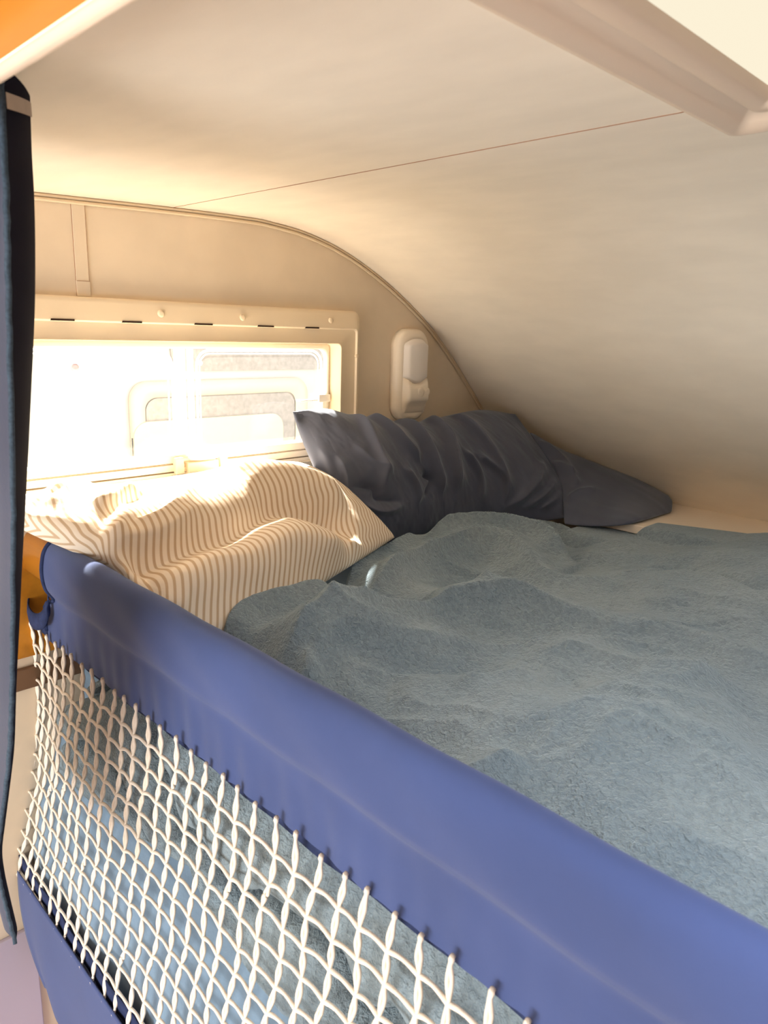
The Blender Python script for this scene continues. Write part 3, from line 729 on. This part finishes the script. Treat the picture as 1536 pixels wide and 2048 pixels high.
# ------------------------------------------------------------------ blanket
BL = {
 'B1':[(0.609,0.122),(0.590,0.230),(0.587,0.332),(0.602,0.448),(0.628,0.557),(0.697,0.648),(0.802,0.679),(0.861,0.696),(0.936,0.763)],
 'B2a':[(0.659,0.122),(0.620,0.252),(0.667,0.335),(0.713,0.425),(0.753,0.467),(0.804,0.481)],
 'B2b':[(0.832,0.470),(0.838,0.520),(0.873,0.562),(0.947,0.577),(1.015,0.593),(1.121,0.678)],
 'B3':[(0.475,0.123),(0.442,0.199),(0.442,0.297),(0.466,0.342),(0.508,0.376),(0.577,0.352)],
 'B3b':[(0.501,0.313),(0.538,0.324),(0.584,0.335)],
 'V3':[(0.445,0.362),(0.503,0.410),(0.545,0.461),(0.572,0.559)],
 'B4':[(0.434,0.419),(0.455,0.485),(0.426,0.592),(0.400,0.713),(0.388,0.847),(0.422,0.924),(0.512,0.909),(0.641,0.855),(0.745,0.956)],
 'B5':[(0.379,0.486),(0.314,0.583),(0.284,0.683),(0.258,0.827),(0.258,0.921)],
 'B6':[(0.266,0.930),(0.230,1.038),(0.245,1.169),(0.280,1.215),(0.382,1.253),(0.523,1.218)],
 'B6b':[(0.268,0.916),(0.283,1.027),(0.359,1.125),(0.430,1.157),(0.513,1.135)],
 'B7':[(0.280,0.810),(0.309,0.930),(0.372,1.010),(0.447,1.051),(0.537,1.034),(0.602,1.009)],
 'V7':[(0.502,1.090),(0.599,1.024)],
 'B8':[(0.596,1.020),(0.591,1.130),(0.609,1.212),(0.711,1.401),(0.817,1.618)],
 'V8':[(0.745,1.062),(0.856,1.043),(0.966,1.001),(1.036,0.966)],
 'B9':[(0.565,0.735),(0.623,0.713),(0.720,0.684)],
 'B9b':[(0.640,0.597),(0.620,0.662),(0.624,0.715)],
 'B9c':[(0.894,0.854),(0.969,0.862)],
 'B10':[(1.002,0.473),(1.065,0.521),(1.157,0.575)],
 'B11':[(0.931,0.127),(0.969,0.170),(1.000,0.245)],
 'V11':[(0.951,0.128),(0.964,0.135),(0.985,0.151)],
 'B12':[(0.966,0.351),(1.015,0.385),(1.087,0.426),(1.204,0.464)],
 'V2':[(0.658,0.247),(0.735,0.337),(0.793,0.404),(0.835,0.453)],
 'B13':[(0.664,0.107),(0.653,0.152),(0.654,0.199)],
 'B14':[(0.809,0.312),(0.842,0.404),(0.872,0.467)],
}
# plan outline: left edge X as a function of Y, far edge Y as a function of X
def left_edge(y): return np.interp(y, [-.05, .04, .12, .20, .30, .42, .50, .60, .70, .85, .95, 1.05, 1.2, 1.4], [.10, .30, .44, .415, .415, .42, .37, .30, .262, .235, .225, .215, .225, .24])
nu, nv = 560, 430
u = np.linspace(0, 1, nu)[None, :] ** 1.5; v = np.linspace(0, 1, nv)[:, None]
far0 = 1.40
Yg = (.045 + (far0 - .045) * v ** 1.1) + 0 * u
XL = left_edge(Yg); Xg = XL + (2.27 - XL) * u
yfar = np.interp(Xg, [.2, .3, .45, .6, .8, 1.0, 2.4], [1.25, 1.27, 1.285, 1.33, 1.41, 1.48, 1.50])
Yg = .045 + (yfar - .045) * v ** 1.1
X, Y = Xg, Yg
H = 1.360 + 0 * X
H += .125 * smooth01((X - .50) / .6) * smooth01((Y - .50) / .7) + .012 * smooth01((Y - .6) / .5)
H += .060 * np.exp(-((X - 1.10) / .30) ** 2 - ((Y - .32) / .25) ** 2)
H -= .030 * smooth01((.36 - Y) / .30) + .070 * smooth01((.18 - Y) / .16)                                   # rolls down behind the guard
def add(k, a, wl, wr, sh=1.35, tp=.3, tp2=None):
    global H
    H = H + ridge(X, Y, BL[k], a * 1.50, wl, wr, sh, tp, tp2, sh * .75)
# directions run from the guard into the bed: the left side of a fold faces the window, the steeper right side faces the camera
add('B1', .060, .100, .042, 1.4, .12, .45); add('B2a', .046, .085, .050, 1.4, .15, .5); add('B2b', .026, .060, .040); add('B3', .060, .026, .055, 1.5, .1, .4); add('B3b', .016, .022, .014); add('V3', -.052, .035, .042, 1.4)
add('B4', .064, .085, .046, 1.4, .2, .4); add('B5', .040, .020, .045, 1.5); add('B6', .030, .026, .040, 1.5, .2, .2); add('B6b', .024, .022, .018); add('B7', .050, .034, .030, 1.4, .2, .2); add('V7', -.024, .018, .022)
add('B8', .030, .09, .10); add('V8', -.020, .034, .018, 1.2, .2, .1); add('B9', .016, .030, .014); add('B9b', .018, .018, .020); add('B9c', -.008, .016, .010, 1.2)
add('B10', .014, .060, .045); add('B11', .026, .034, .020); add('V11', -.020, .014, .016); add('B12', .010, .06, .05); add('V2', -.012, .030, .03); add('B13', .018, .022, .016); add('B14', .014, .05, .04)
rad_ = np.hypot(X - 1.06, Y - .05); th_ = np.arctan2(Y - .05, -(X - 1.06))
wv = rad_ * 7.5 + 1.3 * fbm(th_ * 1.1, rad_ * 2.0, 61, 3); rg = 1 - 2 * np.abs(fbm(th_ * 1.6 + 5, wv, 63, 2))
H += .022 * (np.clip(rg, 0, 1) ** 2.2) * smooth01((rad_ - .15) / .2) * (1 - .55 * smooth01((X - 1.0) / .4))
H += .012 * fbm(X * 3.2, Y * 3.2, 11, 3) + .008 * fbm(X * 9 + Y * 3, Y * 6, 14, 3) + .003 * fbm(X * 34, Y * 34, 15, 2)
# cloth rolls under along its left and far edges
ed = smooth01((X - XL) / .035 + .0) * smooth01((yfar - Y) / .03)
H = H - .055 * (1 - ed) ** 1.6
H = np.maximum(H, 1.305 + .1515 * smooth01((Y - 1.20) / .09) * smooth01((X - .52) / .12))
H = np.maximum(H, 1.305 + .118 * smooth01((Y - 1.10) / .10) * smooth01((X - .36) / .10))
top = np.stack([X, Y, H], -1)
# front drape pressed against the net, in thick horizontal rolls
nd = 150
zbot = np.interp(X[0], [.0, .12, .40, .65, .79, 1.0, 1.3, 2.3], [.94, .93, 1.03, 1.105, 1.03, .96, .92, .9])
dr = np.linspace(0, 1, nd)[:, None]
XD = X[0][None, :] + (np.interp(dr, [0, .12, .4, 1], [0, -.10, -.22, -.24])) * (np.clip(1 - u, 0, 1) ** 6)
XD = np.maximum(XD, .02)
ztop = H[0][None, :]
ZD = ztop + (zbot[None, :] - ztop) * dr
q = ZD * 44 + 3.2 * fbm(XD * 3.0, ZD * 2.0, 41, 3) * 3 + XD * 4
sn = np.abs(np.sin(q * .5)); roll = sn ** .6 - .55 - .8 * np.exp(-(sn / .22) ** 2)
YD = .030 - .022 * smooth01(dr * 3) - .042 * roll * smooth01(dr * 6) * smooth01((1 - dr) * 8 + .15) + .014 * fbm(XD * 7, ZD * 9, 44, 3) * smooth01(dr * 5) + .0012 * fbm(XD * 40, ZD * 40, 45, 2)
lim = -.0145 - .0635 * np.clip((1.338 - ZD) / .53, 0, 1) ** 1.25 + .010
lim = np.where(ZD > 1.33, .026, lim)
YD = np.maximum(YD, lim)
XD = XD + .010 * fbm(XD * 5, ZD * 8, 47, 2) * dr
drape = np.stack([XD, YD, ZD], -1)
full = np.concatenate([drape[::-1][:-1], top], 0)
b = grid('fleece_blanket', full, M['fleece'])
sd = b.modifiers.new('thick', 'SOLIDIFY'); sd.thickness = .012; sd.offset = -1
tag(b, 'rumpled blue grey fleece blanket spread over the bed', 'blanket')
if b.data.polygons[len(b.data.polygons) - 5].normal.z < 0: b.data.flip_normals()

# ------------------------------------------------------------------ outside: neighbouring white vehicle
nb_ = empty('parked_caravan', (-1.45, .9, 0), 'overexposed white caravan parked outside the window', 'caravan')
cb = MB().loops([at_x(rr(-1.3, .45, 3.4, 2.35, .12, 8), x) for x in (-1.9, -1.22)] , True, True); cb.F = cb.F
cb = cb.build('caravan_body', M['caravan'], bevel=.02)
w1 = MB().loops([at_x(rr(.80, 1.33, 1.645, 1.705, .07, 8), -1.215), at_x(rr(.80, 1.33, 1.645, 1.705, .07, 8), -1.195), at_x(rr(.84, 1.37, 1.605, 1.665, .05, 8), -1.190), at_x(rr(.86, 1.39, 1.585, 1.645, .05, 8), -1.205)], False, False).build('caravan_window', M['cream_ext'], smooth=True)
w2 = MB().loops([at_x(rr(.865, 1.395, 1.58, 1.64, .05, 8), x) for x in (-1.2175, -1.208)], True, True).build('caravan_pane', M['grey_ext'])
w3 = MB().loops([at_x(rr(.80, 1.26, 1.50, 1.555, .06, 8), x) for x in (-1.206, -1.185)], True, True).build('caravan_flap', M['cream_ext'])
w4 = MB().loops([at_x(rr(.98, 1.74, 1.80, 2.25, .08, 8), x) for x in (-1.2175, -1.210)], True, True).build('caravan_pane', M['grey_ext'])
adopt(nb_, cb, w1, w2, w3, w4)
# wheels so that it stands on the ground
for yy in (.1, 2.2):
    L = [[(x, yy + r * math.cos(2 * math.pi * k / 28), .27 + r * math.sin(2 * math.pi * k / 28)) for k in range(28)] for r, x in ((.2, -1.80), (.31, -1.78), (.31, -1.62), (.2, -1.60))]
    w = MB().loops(L, True, True).build('caravan_wheel', M['gasket'], smooth=True); adopt(nb_, w)
g = MB().box((-9, -8, -.10), (-.05, 9, -.04)).build('ground', M['ground']); tag(g, 'pale ground outside', kind='structure')

def sub(part, *obs):
    for o in obs: o.parent = part; o.matrix_parent_inverse = Matrix.Identity(4)
sub(chin, *btn); sub(sl, bd); sub(cf, st); sub(w1, w2)
named = {o.name: o for o in parts}
sub(named['latch_body'], named['latch_lever']); sub(fr_win, *[o for o in parts if o.name.startswith(('vent_slot', 'screw_cap'))]); sub(named['blind_rail'], named['rail_groove'])
sub(gp, *[o for o in parts if o.name.startswith(('pane_rivet', 'pane_moulding'))])
# ------------------------------------------------------------------ light
w = bpy.data.worlds.new('sky'); S.world = w; w.use_nodes = True
bg = w.node_tree.nodes['Background']; bg.inputs[0].default_value = (.93, .97, 1.0, 1); bg.inputs[1].default_value = 1.15
sun = bpy.data.lights.new('sun', 'SUN'); sun.energy = 44.0; sun.angle = math.radians(3.5); sun.color = (1, .945, .855)
so_ = bpy.data.objects.new('sun', sun); COL.objects.link(so_)
d = Vector((.80, -.42, -.78)); so_.rotation_euler = d.to_track_quat('-Z', 'Y').to_euler()
# fill lamp added above an unseen gap beside the roof light blind
al = bpy.data.lights.new('roof_light_fill', 'AREA'); al.shape = 'RECTANGLE'; al.size = .28; al.size_y = .5; al.energy = 6.5; al.color = (.95, .97, 1)
ao = bpy.data.objects.new('roof_light_fill', al); COL.objects.link(ao); ao.location = (1.555, .06, 2.27)
# fill lamp added in the unseen rear window to brighten guard, net and ceiling
rl_ = bpy.data.lights.new('rear_window_fill', 'AREA'); rl_.shape = 'RECTANGLE'; rl_.size = 1.9; rl_.size_y = .9; rl_.energy = 54; rl_.color = (1, .97, .92)
ro = bpy.data.objects.new('rear_window_fill', rl_); COL.objects.link(ro); ro.location = (1.15, -2.61, 1.03); ro.rotation_euler = (math.radians(90), 0, 0)

# ------------------------------------------------------------------ camera
cam = bpy.data.cameras.new('camera'); co = bpy.data.objects.new('camera', cam); COL.objects.link(co); S.camera = co
R = [[0.6999330586697596, 0.7135832017135559, 0.029878547712785745], [0.19102175544510913, -0.14672935564933842, -0.9705571519170787], [-0.6881892198573442, 0.6850324885893784, -0.23901064254374935]]
r0, r1, r2 = [Vector(r) for r in R]
co.matrix_world = Matrix(((r0[0], -r1[0], -r2[0], 1.45), (r0[1], -r1[1], -r2[1], -.475), (r0[2], -r1[2], -r2[2], 1.92), (0, 0, 0, 1)))
cam.sensor_fit = 'HORIZONTAL'; cam.sensor_width = 36; cam.lens = 1470.934 / 1536 * 36; cam.clip_start = .02; cam.clip_end = 60
cam.dof.use_dof = True; cam.dof.focus_distance = 1.55; cam.dof.aperture_fstop = 14

vs = S.view_settings; vs.view_transform = 'Standard'; vs.look = 'None'; vs.gamma = 1; vs.use_curve_mapping = False; vs.exposure = .64
S.cycles.max_bounces = 14; S.cycles.diffuse_bounces = 8; S.cycles.transparent_max_bounces = 12; S.cycles.use_denoising = True
S.cycles.sample_clamp_indirect = 6; S.cycles.caustics_reflective = False
